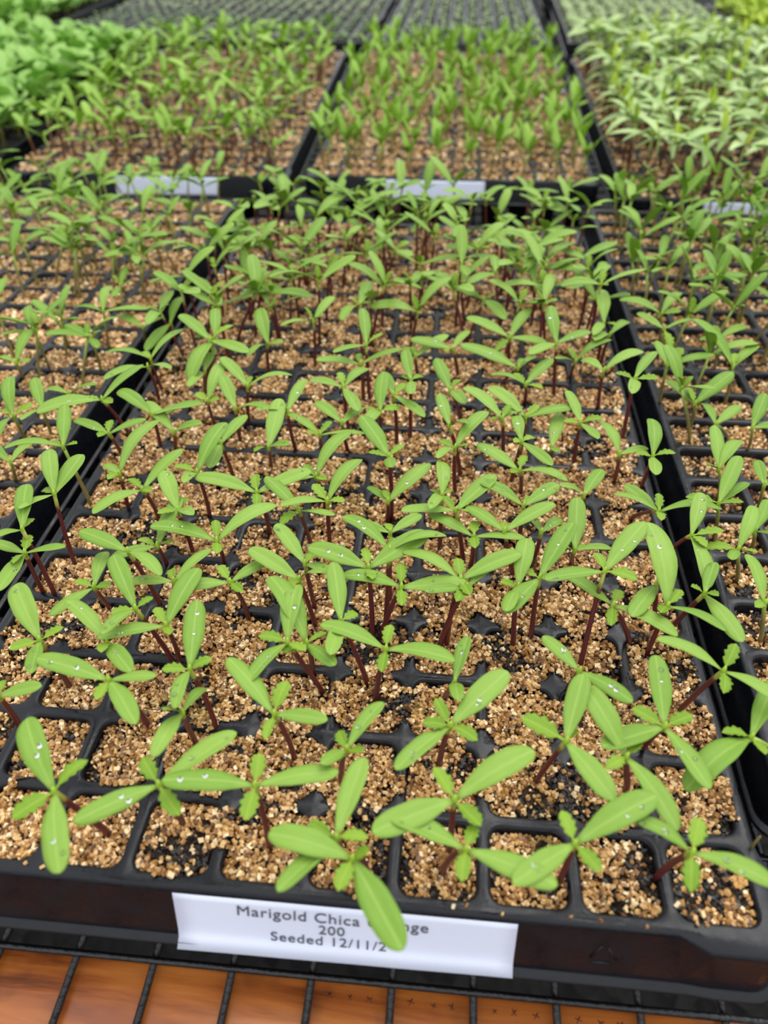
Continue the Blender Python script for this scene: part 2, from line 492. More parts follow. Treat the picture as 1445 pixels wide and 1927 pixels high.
# embossed recycling triangle on the front panel of the near tray
def on_panel(x, d, lift):
    dn = Vector((0, -5.2, -16.0)).normalized(); nr = Vector((0, -16.0, 5.2)).normalized()
    return Vector((x, -2.62, -1.7))+dn*d+nr*lift
EV, EF = [], []
for k in range(3):
    a0 = math.radians(90+120*k); a1 = math.radians(90+120*(k+1))
    A_ = Vector((math.cos(a0), math.sin(a0)))*5.2; B_ = Vector((math.cos(a1), math.sin(a1)))*5.2
    pts = [A_.lerp(B_, 0.16), A_.lerp(B_, 0.42), A_.lerp(B_, 0.78)]
    pts = [on_panel(216+p.x, 9.2-p.y, 0.05) for p in pts]
    V, F, _ = tube(pts, [0.35, 0.35, 0.35], 6)
    b = len(EV); EV += V; EF += [tuple(b+i for i in f) for f in F]
obj('embossed_recycling_triangle', mesh_np('embossed_recycling_triangle', EV, EF, [M['plastic']]), T_MAIN)

# ------------------------------------------------------------------ growing medium
def noise2(x, y, s, seed=0):
    """cheap smooth value noise, vectorised."""
    x = np.asarray(x, float)/s; y = np.asarray(y, float)/s
    xi = np.floor(x).astype(np.int64); yi = np.floor(y).astype(np.int64); fx = x-xi; fy = y-yi
    def h(a, b):
        n = (a*374761393+b*668265263+seed*982451653) & 0xffffffff
        n = ((n ^ (n >> 13))*1274126177) & 0xffffffff
        return ((n ^ (n >> 16)) & 0xffff)/65535.0
    u = fx*fx*(3-2*fx); v = fy*fy*(3-2*fy)
    return (h(xi, yi)*(1-u)+h(xi+1, yi)*u)*(1-v)+(h(xi, yi+1)*(1-u)+h(xi+1, yi+1)*u)*v
def surface(x, y, seed, level, spill):
    """height of the medium at tray-local x, y, and whether any lies there."""
    lx = np.mod(x, P)-P/2; ly = np.mod(y, P)-P/2
    a = np.maximum(np.abs(lx), np.abs(ly))
    cell = noise2(np.floor(x/P)*P*3.1, np.floor(y/P)*P*3.1, 1.0, seed+5)
    z = level+0.9*(noise2(x, y, 9, seed)-.5)*2+1.1*(cell-.5)
    corner = np.hypot(np.abs(lx)-P/2, np.abs(ly)-P/2)            # distance to the wall crossing
    sp = np.where(y < P*1.05, spill-0.12, spill)+0.9*(noise2(x, y, 24, seed+1)-.5)+0.35*(noise2(x, y, 7, seed+2)-.5)
    # nearer a cell wall the medium climbs over it where it was spilled
    over = (sp > 0.5) & (corner > 3.6+4*noise2(x, y, 13, seed+9))
    edge = np.clip((a-8)/4, 0, 1)
    z = np.where(over, z*(1-edge)+edge*0.5, np.minimum(z, -0.9-1.1*edge))
    inside = (a < 10.9) | over
    return z, inside
def soil_mesh(seed, level, mat, cells, spill=0.3, g=7):
    V, F = [], []
    lin_ = np.linspace(-10.9, 10.9, g)
    gx, gy = np.meshgrid(lin_, lin_)
    Vs, Fs = [], []
    base = 0
    idx = np.arange(g*g).reshape(g, g)
    q = np.stack([idx[:-1, :-1], idx[:-1, 1:], idx[1:, 1:], idx[1:, :-1]], -1).reshape(-1, 4)
    for (i, j) in cells:
        x = (i+.5)*P+gx.ravel(); y = (j+.5)*P+gy.ravel()
        z, _ = surface(x, y, seed, level, -1)
        Vs.append(np.stack([x, y, np.minimum(z-0.7, -0.9)], -1)); Fs.append(q+base); base += g*g
    return mesh_np('potting_mix', np.concatenate(Vs), np.concatenate(Fs), [mat])
CUBE = np.array([(x, y, z) for z in (-1, 1) for y in (-1, 1) for x in (-1, 1)], float)
CUBEF = np.array([(0, 2, 3, 1), (4, 5, 7, 6), (0, 1, 5, 4), (2, 6, 7, 3), (0, 4, 6, 2), (1, 3, 7, 5)])
def grain_mesh(name, x, y, z, size, mat, dark=None):
    n = len(x)
    jit = CUBE[None]*(0.62+0.38*nrg.random((n, 8, 3)))
    jit *= (size*0.5*np.stack([0.8+.6*nrg.random(n), 0.7+.5*nrg.random(n), 0.5+.45*nrg.random(n)], 0)).T[:, None, :]
    q = nrg.normal(size=(n, 4)); q /= np.linalg.norm(q, axis=1, keepdims=True)
    w, a, b, c = q.T
    Rm = np.stack([1-2*(b*b+c*c), 2*(a*b-c*w), 2*(a*c+b*w), 2*(a*b+c*w), 1-2*(a*a+c*c), 2*(b*c-a*w), 2*(a*c-b*w), 2*(b*c+a*w), 1-2*(a*a+b*b)], -1).reshape(n, 3, 3)
    V = np.einsum('nij,nkj->nki', Rm, jit)+np.stack([x, y, z], -1)[:, None, :]
    F = CUBEF[None]+(np.arange(n)*8)[:, None, None]
    return mesh_np(name, V.reshape(-1, 3), F.reshape(-1, 4), [mat, M['crumb']], False, None if dark is None else np.repeat(dark.astype(np.int32), 6))
def visible_cells(t, margin=40):
    mw = tray_matrix(t)
    out = []
    for j in range(NR):
        for i in range(NC):
            p = mw @ Vector(((i+.5)*P*MM, (j+.5)*P*MM, 0))
            u, v, d = project([c/MM for c in p])
            if d > 0 and -margin-60 < u < 1445+margin+60 and -margin-40 < v < 1927+margin: out.append((i, j))
    return out
def scatter(t, seed, level, spill, bare, dens, label, mat, extra_rim=0):
    """vermiculite grains of one tray: dens = list of (y0, y1, mm2 per grain, size)."""
    cells = set(visible_cells(t))
    X, Y, Z, S, K = [], [], [], [], []
    for y0, y1, area, size in dens:
        n = int(NC*P*(y1-y0)/area)
        x = nrg.random(n)*NC*P; y = y0+nrg.random(n)*(y1-y0)
        ok = np.array([(int(a//P), int(b//P)) in cells for a, b in zip(x, y)]) if len(cells) < NC*NR else np.ones(n, bool)
        x, y = x[ok], y[ok]
        z, ins = surface(x, y, seed, level, spill)
        peat = noise2(x, y, 11, seed+3)+0.5*noise2(x, y, 4, seed+4)
        front = np.where(y < P*1.2, 0.10, 0.0)
        tan = (peat > bare+front) | (nrg.random(len(x)) < 0.14)
        keep = ins & (tan | (nrg.random(len(x)) < 0.8)) & (x > 0.6) & (x < NC*P-.6) & (y > 0.6) & (y < NR*P-.6)
        x, y, z, tan = x[keep], y[keep], z[keep], tan[keep]
        s = size*(0.6+0.8*nrg.random(len(x))**1.6)
        X.append(x); Y.append(y); Z.append(z+np.where(tan, s*0.18+0.25*nrg.random(len(x)), -0.5)); S.append(s); K.append(~tan)
    if extra_rim:
        x = nrg.random(extra_rim)*NC*P; y = -1.2+2.4*nrg.random(extra_rim)
        X.append(x); Y.append(y); Z.append(np.full(extra_rim, 0.35)); S.append(0.8+0.7*nrg.random(extra_rim)); K.append(np.zeros(extra_rim, bool))
    X, Y, Z, S, K = map(np.concatenate, (X, Y, Z, S, K))
    o = obj('vermiculite', grain_mesh('vermiculite', X, Y, Z, S, mat, K))
    o.location = t.location; o.rotation_euler = t.rotation_euler
    tag(o, label, 'vermiculite', kind='stuff')
    return o
def fill(t, seed, level, mat, label):
    cells = visible_cells(t)
    if not cells: return
    o = obj('potting_mix', soil_mesh(seed, level, mat, cells))
    o.location = t.location; o.rotation_euler = t.rotation_euler
    tag(o, label, 'potting mix', kind='stuff')
fill(T_MAIN, 1, SOIL, M['soil'], 'dark potting mix in the cells of the labelled marigold tray')
fill(T_LEFT, 2, SOIL, M['soil'], 'dark potting mix in the cells of the left-hand tray')
fill(T_RIGHT, 3, SOIL-1.6, M['soil'], 'dark potting mix in the cells of the right-hand tray')
fill(T_BL, 4, SOIL, M['soil'], 'tan-covered potting mix in the tray with sparse red-stemmed seedlings')
fill(T_BC, 5, SOIL, M['soil'], 'tan-covered potting mix under the dense upright seedlings')
fill(T_BR, 6, SOIL, M['soil'], 'brown potting mix under the pale drooping seedlings')
for k, (t, nm) in enumerate(((T_FL, 'under the round-leaved seedlings'), (T_TL, 'in the crosswise sprout tray at the back'), (T_TM, 'in the rows of tiny sprouts'), (T_TR, 'under the dense pale sprouts'), (T_FR, 'under the yellow-green seedlings'), (T_TL2, 'in the second crosswise tray'), (T_UL, 'under the leafy corner seedlings'), (T_U1, 'in the farthest tray behind the crosswise trays'), (T_U2, 'in the farthest tray behind the sprout rows'), (T_U3, 'in the farthest tray behind the pale sprouts'), (T_U4, 'in the farthest tray behind the leafy corner'))):
    fill(t, 20+k, SOIL, M['soil'] if k < 3 else M['soil_back'], 'potting mix '+nm)
scatter(T_MAIN, 1, SOIL, 0.55, 0.50, [(0, 90, 0.6, 1.3), (90, 200, 0.8, 1.45), (200, 360, 1.2, 1.75), (360, 520, 2.0, 2.3)], 'tan vermiculite grains over the cells of the labelled marigold tray', M['grain'], 14)
scatter(T_LEFT, 2, SOIL-.3, 0.20, 0.46, [(0, 260, 1.4, 1.7), (260, 520, 2.4, 2.5)], 'tan vermiculite grains in the cells of the left-hand tray', M['grain'])
scatter(T_RIGHT, 3, SOIL-1.8, 0.02, 0.62, [(0, 260, 1.5, 1.7), (260, 520, 2.4, 2.2)], 'sparse tan vermiculite grains in the right-hand tray', M['grain'])
scatter(T_BL, 4, SOIL, 0.30, 0.55, [(0, 200, 5, 3.0), (200, 520, 8, 3.6)], 'tan vermiculite grains under the sparse red-stemmed seedlings', M['grain'])
scatter(T_BC, 5, SOIL, 0.42, 0.45, [(0, 200, 5, 3.0), (200, 520, 8, 3.6)], 'tan vermiculite grains under the dense upright seedlings', M['grain'])
scatter(T_BR, 6, SOIL, 0.30, 0.62, [(0, 520, 8, 3.4)], 'tan vermiculite grains under the pale drooping seedlings', M['grain'])

# ------------------------------------------------------------------ leaves (unit length along +X, shared)
def leaf_mesh(name, mat, prof, half, arch, cup, nx=14, ny=2, thick=0.014, wave=0.0, twist=0.0):
    V, F = [], []
    m = 2*ny+1
    for side in (0, 1):
        for i in range(nx+1):
            t = 1-(1-i/nx)**1.45
            w = half*prof(t)
            for k in range(-ny, ny+1):
                s = k/ny
                z = arch*4*t*(1-t)+cup*abs(s)**1.6*(w/half)+wave*math.sin(9*t+2*s)*abs(s)+twist*s*t*half
                z -= 0.012*(1-abs(s))*math.sin(math.pi*t)        # midrib groove
                V.append((1000*t, 1000*w*s, 1000*(z-side*thick*(1-0.6*abs(s)))))
    k = (nx+1)*m
    for i in range(nx):
        for j in range(m-1):
            a = i*m+j
            F.append((a, a+m, a+m+1, a+1)); F.append((k+a, k+a+1, k+a+m+1, k+a+m))
    border = [i*m for i in range(nx+1)]+[nx*m+j for j in range(1, m)]+[i*m+m-1 for i in range(nx-1, -1, -1)]+[j for j in range(m-2, 0, -1)]
    for a, b in zip(border, border[1:]+border[:1]): F.append((b, a, k+a, k+b))
    return mesh_np(name, V, F, [mat])
def prof_cot(t):
    if t < 0.5:
        u = t/0.5; u = u*u*(3-2*u)
        return 0.19+0.81*u**0.7
    if t < 0.66: return 1.0
    return max(0.05, math.sqrt(max(0.0, 1-((t-0.66)/0.342)**2.3)))
def prof_true(t):
    """stalked leaf with three pairs of forward-pointing teeth."""
    if t < 0.22: return 0.16
    if t > 0.985: return 0.02
    u = (t-0.22)/0.78
    env = 0.30+0.78*math.sin(math.pi*min(1.0, u*0.86+0.10))
    ph = (u*3.6) % 1.0
    tooth = 0.62+0.38*(ph/0.7 if ph < 0.7 else (1-ph)/0.3)
    if u > 0.84: env *= (1-u)/0.16*0.8+0.2; tooth = 1.0
    return env*tooth
def prof_round(t):
    if t < 0.3: return 0.09
    u = (t-0.3)/0.7
    return max(0.04, math.sqrt(max(0, 1-(2*u-1)**2)))
def prof_narrow(t):
    return max(0.05, 0.15+0.85*math.sin(math.pi*t**0.85)**0.9) if t < .97 else 0.12
def family(nm, mat, prof, half, specs, **kw):
    return [leaf_mesh(nm, mat, prof, half, a, c, **kw) for a, c in specs]
COT_SPECS = [(0.05, 0.02), (0.09, 0.03), (0.03, 0.035), (0.13, 0.02), (0.07, -0.015)]
L_cot = family('cotyledon', M['cot'], prof_cot, 0.142, COT_SPECS, wave=0.006)
L_cot2 = family('cotyledon', M['cot2'], prof_cot, 0.135, COT_SPECS, wave=0.006)
L_true = family('true_leaf', M['true'], prof_true, 0.25, [(0.06, 0.06), (0.12, 0.05), (0.02, 0.09)], nx=30, ny=2, wave=0.01)
L_lowcot = family('cotyledon', M['cotb'], prof_cot, 0.14, [(0.06, 0.02), (0.12, 0.02), (0.02, 0.03)], nx=7, ny=1)
L_bright = family('cotyledon', M['cotb'], prof_narrow, 0.15, [(0.06, 0.03), (-0.05, 0.03), (0.02, 0.04)], nx=7, ny=1)
L_lowtrue = family('true_leaf', M['true'], prof_true, 0.26, [(0.06, 0.05), (0.1, 0.05)], nx=13, ny=1)
L_pale = family('drooping_leaf', M['pale'], prof_narrow, 0.11, [(0.16, 0.02), (0.22, 0.02), (0.11, 0.03)], nx=9, ny=1)
L_paletrue = family('upright_leaf', M['yellow'], prof_narrow, 0.15, [(0.03, 0.03)], nx=7, ny=1)
L_round = family('round_leaf', M['round'], prof_round, 0.34, [(0.08, 0.05), (0.13, 0.03), (0.04, 0.07)], nx=10, ny=2)
L_yel = family('leaf', M['yellow'], prof_narrow, 0.17, [(0.1, 0.03), (0.15, 0.03)], nx=7, ny=1)

def leaf_matrix(head, tip, wf=1.0, roll=0.0):
    """place a unit leaf from head to tip (mm, relative), its face turned up."""
    x = Vector(tip)-Vector(head); L = x.length; x.normalize()
    up = Vector((0, 0, 1))
    if abs(x.z) > 0.93: up = Vector((0, -0.8, 0.6))
    y = up.cross(x).normalized(); z = x.cross(y)
    c, s = math.cos(roll), math.sin(roll)
    y, z = y*c+z*s, z*c-y*s
    R = Matrix((x, y, z)).transposed().to_4x4()
    return Matrix.Translation(Vector(head)*MM) @ R @ Matrix.Diagonal((L*MM, L*wf*MM, L*MM, 1)), L
def put_leaf(name, me, parent, head, tip, wf=1.0, roll=0.0):
    o = bpy.data.objects.new(name, me); col.objects.link(o); o.parent = parent
    mtx, L = leaf_matrix(head, tip, wf, roll)
    o.matrix_local = mtx
    return o, L

bud_v, bud_f, _ = tube([(0, 0, -1.6), (0, 0, 0), (0.1, 0, 1.3), (0.2, 0.1, 2.4)], [0.7, 0.85, 0.6, 0.2], 7)
M['budm'] = simple('growing_tip_green', (146, 176, 50), 0.5).m
BUD = mesh_np('growing_tip', bud_v, bud_f, [M['budm']])
dv, df = [], []
for i in range(5):
    a = i/4*math.pi/2*0.98
    for k in range(10):
        b = 2*math.pi*k/10
        dv.append((1000*math.cos(a)*math.cos(b), 1000*math.cos(a)*math.sin(b), 1000*0.5*math.sin(a)))
for i in range(4):
    for k in range(10): df.append((i*10+k, i*10+(k+1) % 10, (i+1)*10+(k+1) % 10, (i+1)*10+k))
df.append(tuple(range(9, -1, -1))); df.append(tuple(range(40, 50)))
DROP = mesh_np('water_drop', dv, df, [M['drop']])
def add_drop(leaf, t, s, r, L, wf, half=0.142):
    w = half*prof_cot(t)
    o = bpy.data.objects.new('water_drop', DROP); col.objects.link(o); o.parent = leaf
    arch = leaf.data['arch']; cup = leaf.data['cup']
    z = arch*4*t*(1-t)+cup*abs(s)**1.6*(w/half)
    o.matrix_local = Matrix.Translation((t, w*s, z-0.004)) @ Matrix.Diagonal((r/L, r/L/wf, r/L, 1))
    o.matrix_local = Matrix.Translation((t, w*s, z-0.004)) @ Matrix.Diagonal((r/L, r/L/wf, r/L, 1))
for fam in (L_cot, L_cot2):
    for me, (a, c) in zip(fam, COT_SPECS): me['arch'] = a; me['cup'] = c

def seedling(name, base, head, tips, trues, stem_mat, cots, trs, r0=0.95, bow=0.25, drops=0):
    root = bpy.data.objects.new(name, None); col.objects.link(root)
    root.location = [c*MM for c in base]
    root.empty_display_size = 0.005
    h = Vector(head)-Vector(base)
    mid = h*0.5+Vector((-h.x*bow*0.5+rng.uniform(-1.2, 1.2), -h.y*bow*0.5+rng.uniform(-1.2, 1.2), 0))
    pts = []
    for i in range(8):
        t = i/7
        pts.append((mid*2*t*(1-t)+h*t*t) if False else (mid*(2*t*(1-t))+h*(t*t)))
    pts[0] = Vector((0, 0, -2.0))
    rad = [r0*(1.12-0.3*i/7) for i in range(8)]
    obj('stem', stem_mesh(pts, rad, stem_mat), root)
    hd = pts[-1]
    for k, tp in enumerate(tips):
        me = rng.choice(cots)
        wf = rng.uniform(0.9, 1.12)
        lf, L = put_leaf('cotyledon', me, root, hd+(Vector(tp)-Vector(head)).normalized()*0.5, hd+Vector(tp)-Vector(head), wf, rng.uniform(-0.28, 0.28))
        for _ in range(drops if rng.random() < 0.6 else 0):
            add_drop(lf, rng.uniform(0.35, 0.88), rng.uniform(-0.55, 0.55), rng.uniform(0.45, 0.95), L, wf)
    for tp in trues:
        put_leaf('true_leaf', rng.choice(trs), root, hd, hd+Vector(tp)-Vector(head), rng.uniform(0.9, 1.1), rng.uniform(-0.3, 0.3))
    b = obj('growing_tip', BUD, root); b.location = hd*MM
    return root

# --- seedlings of the near trays read off the photograph: head, leaf tips, stem foot, true-leaf tips (image positions turned into places)
D = [
 ((102,1490),[(50,1352),(111,1643)],(208,1570),[(166,1430),(22,1541)]),
 ((299,1477),[(138,1547),(445,1378)],(346,1550),[(268,1425),(338,1535)]),
 ((480,1478),[(305,1468),(637,1452)],(508,1599),[(488,1417),(461,1544)]),
 ((632,1577),[(685,1425),(522,1677)],(645,1625),[(580,1547),(693,1577)]),
 ((663,1616),[(505,1569),(757,1788)],(690,1640),[(635,1677),(696,1597)]),
 ((855,1505),[(700,1566),(1005,1412)],(846,1600),[(816,1444),(905,1555)]),
 ((877,1599),[(730,1533),(1049,1666)],(833,1641),[(894,1552),(869,1660)]),
 ((1081,1588),[(1236,1497),(965,1662)],(1052,1660),[(1056,1525),(1131,1641)]),
 ((1302,1605),[(1190,1540),(1462,1668)],(1233,1652),[(1316,1538),(1300,1680)]),
 ((1178,1425),[(1098,1290),(1275,1563)],(1180,1491),[(1140,1447),(1205,1395)]),
 ((1065,1395),[(1098,1268),(1155,1506)],(1008,1470),[(980,1349),(1086,1372)]),
 ((1250,1368),[(1233,1233),(1132,1405),(1335,1485)],(1205,1412),[(1189,1332),(1305,1346)]),
 ((1090,1263),[(1021,1197),(1190,1321)],(1065,1300),[]),
 ((1361,1263),[(1236,1202),(1462,1318)],(1275,1341),[(1385,1211),(1361,1305)]),
 ((1153,1139),[(1057,1077),(1275,1197)],(1186,1213),[(1167,1110),(1150,1178)]),
 ((1137,1076),[(1213,983),(1025,1090)],(1092,1252),[(1200,1092),(1120,1040)]),
 ((1255,1141),[(1218,983),(1366,1188)],(1217,1230),[(1283,1110),(1242,1153)]),
 ((1234,1100),[(1188,1160),(1268,1050)],(1226,1190),[]),
 ((1300,1008),[(1319,927),(1333,1106)],(1250,1052),[(1363,999),(1330,1030)]),
 ((1325,1118),[(1397,1208),(1345,1058)],(1250,1196),[(1300,1103),(1352,1122)]),
 ((1239,963),[(1156,930),(1358,958),(1175,913)],(1184,977),[(1239,928),(1244,980)]),
 ((1228,859),[(1225,788),(1233,893)],(1205,919),[(1197,853),(1272,853)]),
 ((1165,855),[(1128,793),(1219,843)],(1155,908),[]),
 ((1098,933),[(1133,883),(1053,913)],(1095,962),[]),
 ((1081,1036),[(1086,936),(1150,1032)],(1075,1062),[(1060,1030),(1108,1030)]),
 ((1015,1088),[(1079,983),(950,1153)],(999,1202),[(968,1067),(1045,1090)]),
 ((974,1105),[(992,1013),(952,1150)],(966,1213),[(941,1094)]),
 ((866,1091),[(758,1038),(980,1041)],(840,1212),[(860,1050),(885,1120)]),
 ((878,1107),[(941,1044),(800,1112)],(828,1214),[(858,1132)]),
 ((755,1105),[(643,1083),(884,1102)],(716,1200),[(753,1058),(755,1140)]),
 ((693,1069),[(580,1030),(805,1002)],(701,1203),[(685,1031),(700,1090)]),
 ((734,1003),[(675,983),(793,968)],(733,1130),[(728,985)]),
 ((733,1035),[(645,972),(840,1008)],(724,1190),[(742,1012)]),
 ((891,1010),[(808,966),(988,1013)],(884,1071),[(894,980),(894,1032)]),
 ((858,961),[(755,961),(932,894)],(872,1063),[(833,934),(880,963)]),
 ((831,933),[(830,868),(808,957)],(827,1035),[(812,922),(850,922)]),
 ((985,952),[(902,905),(1051,911)],(967,1062),[(999,934)]),
 ((949,1000),[(877,952),(1043,947)],(966,1090),[(947,982)]),
 ((1018,1002),[(1057,977),(1000,980)],(997,1068),[]),
 ((977,886),[(898,835),(1068,905)],(978,932),[(988,856),(960,889)]),
 ((730,944),[(808,872),(692,916)],(728,980),[(722,922)]),
 ((732,860),[(679,782),(736,879)],(736,978),[(693,851),(760,837)]),
 ((616,944),[(679,864),(527,952)],(621,1030),[(588,911),(649,944)]),
 ((563,961),[(499,897),(630,969)],(585,1022),[(527,988)]),
 ((594,897),[(660,812),(505,908)],(612,955),[(571,875),(613,903)]),
 ((483,927),[(367,898),(585,886)],(508,1005),[(480,892),(483,953)]),
 ((408,1019),[(520,950),(283,990)],(422,1062),[(405,978),(408,1042)]),
 ((433,1096),[(500,1055),(325,1107)],(468,1163),[(412,1064),(456,1114)]),
 ((574,1062),[(519,986),(628,1083)],(594,1150),[(590,1040)]),
 ((563,1091),[(469,1033),(605,1078)],(594,1180),[(545,1100)]),
 ((577,1211),[(508,1085),(630,1252)],(588,1269),[(532,1228),(615,1190)]),
 ((541,1209),[(465,1285),(560,1100)],(610,1305),[(486,1197),(575,1225)]),
 ((641,1169),[(627,1058),(621,1232)],(693,1288),[(673,1154)]),
 ((726,1222),[(603,1175),(856,1244)],(707,1319),[(735,1175),(718,1265)]),
 ((516,1344),[(429,1238),(616,1355)],(555,1428),[(541,1281),(499,1392)]),
 ((652,1411),[(721,1321),(605,1437)],(643,1469),[(637,1375),(683,1416)]),
 ((847,1366),[(955,1263),(744,1448)],(827,1439),[(819,1314),(794,1360),(899,1394)]),
 ((855,1284),[(880,1197),(862,1318)],(836,1312),[]),
 ((75,1205),[(30,1099),(58,1267)],(133,1293),[(17,1222),(120,1180)]),
 ((205,1280),[(69,1238),(293,1272),(255,1363)],(282,1370),[(180,1317)]),
 ((202,1210),[(125,1130),(247,1264)],(240,1290),[(190,1228)]),
 ((313,1178),[(183,1200),(374,1069)],(340,1250),[(292,1143),(318,1195)]),
 ((255,1146),[(213,1044),(191,1194)],(330,1250),[(208,1154),(288,1123)]),
 ((357,1260),[(371,1129),(329,1333)],(408,1374),[(304,1260),(400,1240)]),
 ((343,1341),[(385,1294),(287,1425),(307,1335)],(369,1396),[]),
 ((-4,1310),[(78,1291),(-60,1350)],(40,1370),[(5,1280)]),
 ((102,930),[(155,855),(36,957),(92,846)],(141,1063),[(80,922)]),
 ((47,1041),[(122,1030),(-15,1020),(-4,1112)],(84,1118),[(55,1006),(25,1060)]),
 ((42,997),[(50,911),(-12,1010)],(106,1124),[(62,975)]),
 ((268,922),[(174,966),(343,845)],(300,980),[(241,901),(286,925)]),
 ((296,1027),[(210,1049),(340,936)],(316,1063),[(259,1015),(328,1019)]),
 ((241,1038),[(149,999),(302,1083)],(306,1145),[]),
 ((327,1094),[(246,1094),(396,1033)],(335,1150),[(323,1070)]),
 ((177,1105),[(199,1038),(94,1158)],(208,1144),[(140,1093),(209,1102)]),
 ((335,961),[(307,886),(363,969)],(363,1038),[(352,936),(296,966)]),
 ((224,892),[(300,790),(197,873)],(243,962),[(202,902)]),
 ((371,890),[(425,795),(345,908)],(396,977),[(327,878)]),
 ((415,835),[(463,780),(393,880)],(440,900),[]),
 ((327,813),[(275,755),(380,796)],(330,850),[]),
 ((286,780),[(222,735),(382,760)],(303,850),[]),
 ((205,816),[(140,790),(275,788)],(236,872),[(208,790),(184,822)]),
 ((192,752),[(69,776),(269,686)],(255,835),[(156,747),(212,758)]),
 ((283,675),[(200,663),(349,619)],(308,741),[(268,662)]),
 ((278,690),[(195,714),(322,694)],(300,755),[]),
 ((395,640),[(338,592),(468,663)],(400,745),[(440,612)]),
 ((405,638),[(405,580),(358,716)],(386,735),[(366,634)]),
 ((385,699),[(399,650),(355,727)],(388,744),[]),
 ((391,755),[(313,780),(419,683)],(405,800),[(368,740),(412,752)]),
 ((466,727),[(416,672),(550,706)],(468,799),[(471,708)]),
 ((443,769),[(417,705),(515,771)],(452,832),[]),
 ((504,647),[(488,580),(530,645),(468,669)],(507,705),[]),
 ((541,774),[(574,713),(482,771)],(557,848),[(545,758)]),
 ((505,843),[(527,750),(545,837)],(510,880),[(478,850)]),
 ((602,818),[(541,777),(689,815)],(607,862),[(624,792),(577,814)]),
 ((643,796),[(593,757),(680,768)],(655,850),[]),
 ((646,729),[(582,716),(674,774),(693,693)],(657,815),[(638,700)]),
 ((715,774),[(721,699),(690,795)],(720,840),[(686,768),(755,768)]),
 ((678,685),[(595,677),(757,655)],(683,757),[(674,665)]),
 ((689,649),[(682,580),(627,663)],(696,760),[(722,628)]),
 ((773,716),[(762,658),(773,741)],(772,826),[(757,706),(796,708)]),
 ((740,743),[(798,785),(722,700)],(746,837),[(765,722)]),
 ((782,671),[(843,630),(752,655)],(786,705),[(776,652)]),
 ((851,657),[(773,638),(882,622)],(862,713),[(838,662)]),
 ((847,735),[(820,674),(875,760)],(866,790),[(868,714)]),
 ((845,801),[(826,740),(882,797)],(866,898),[]),
 ((856,843),[(917,774),(823,862)],(857,935),[(826,829),(881,838)]),
 ((945,788),[(873,729),(986,774)],(945,876),[(960,762),(922,790)]),
 ((989,785),[(920,729),(1079,765)],(976,860),[(1014,762)]),
 ((981,832),[(970,782),(1039,876)],(962,905),[(966,832),(1006,823)]),
 ((1092,796),[(1067,735),(1125,826)],(1079,879),[(1061,793),(1136,788)]),
 ((1038,843),[(1053,777),(1047,850)],(1035,872),[]),
 ((989,724),[(923,705),(1039,674)],(986,763),[(1022,731),(967,702)]),
 ((975,693),[(868,648),(1012,672)],(941,725),[(983,674)]),
 ((959,635),[(878,597),(997,580),(1028,644)],(956,690),[(934,660)]),
 ((1047,646),[(1035,575),(1111,624),(995,666)],(1042,745),[]),
 ((1083,680),[(1150,639),(1045,674)],(1072,713),[(1070,655)]),
 ((1136,697),[(1210,661),(1094,677)],(1125,774),[]),
 ((1136,608),[(1130,545),(1116,630)],(1122,690),[(1160,612)]),
 ((1147,630),[(1183,605),(1118,640)],(1130,690),[]),
 ((1194,713),[(1233,661),(1188,740)],(1169,835),[(1158,702),(1240,712)]),
 ((640,1345),[(705,1290),(600,1390)],(645,1395),[]) if False else None,
]
D = [d for d in D if d]
DL = [
 ((25,783),[(19,708),(-4,822)],(47,827),[(5,770),(65,760)]),
 ((119,841),[(122,760),(8,843)],(172,950),[(95,832),(145,835)]),
 ((80,769),[(64,711),(40,790)],(97,818),[]),
 ((130,741),[(83,735),(183,724)],(133,765),[]),
 ((30,683),[(61,619),(-8,675)],(42,712),[(58,678)]),
 ((64,622),[(53,575),(3,630)],(94,694),[(40,640)]),
 ((108,605),[(61,564),(147,600)],(130,655),[]),
 ((172,636),[(122,611),(183,655)],(191,702),[(195,622)]),
 ((194,586),[(282,580),(205,538),(138,580)],(206,658),[]),
 ((269,616),[(224,594),(305,596)],(273,642),[]),
 ((321,608),[(343,558),(274,660)],(330,640),[]),
 ((20,870),[(-30,830),(60,835)],(30,905),[]),
]
DR = [
 ((1352,883),[(1344,800),(1391,828)],(1350,938),[(1330,874)]),
 ((1352,947),[(1391,858),(1408,908)],(1344,1013),[(1290,935),(1400,945)]),
 ((1388,1035),[(1419,952),(1375,1052)],(1388,1090),[(1322,1032),(1425,1040)]),
 ((1438,913),[(1424,866),(1470,900)],(1427,957),[]),
 ((1438,1136),[(1405,1043),(1480,1110)],(1432,1205),[(1420,1142)]),
 ((1413,1388),[(1462,1275),(1290,1487)],(1470,1440),[(1358,1378),(1440,1420)]),
 ((1244,591),[(1280,550),(1166,564)],(1240,642),[(1282,585)]),
 ((1249,619),[(1199,589),(1307,600)],(1246,690),[(1262,655)]),
 ((1255,688),[(1235,641),(1343,666)],(1240,762),[(1285,655)]),
 ((1307,760),[(1255,716),(1379,700)],(1299,800),[(1294,728)]),
 ((1379,691),[(1305,600),(1425,650)],(1365,757),[(1383,664)]),
 ((1352,636),[(1405,614),(1318,640)],(1345,690),[(1343,612)]),
 ((1346,799),[(1321,758),(1393,763)],(1370,826),[]),
 ((1415,805),[(1440,740),(1470,800)],(1405,850),[]),
 ((1420,1000),[(1445,940),(1480,1010)],(1416,1030),[(1400,990)]),
]
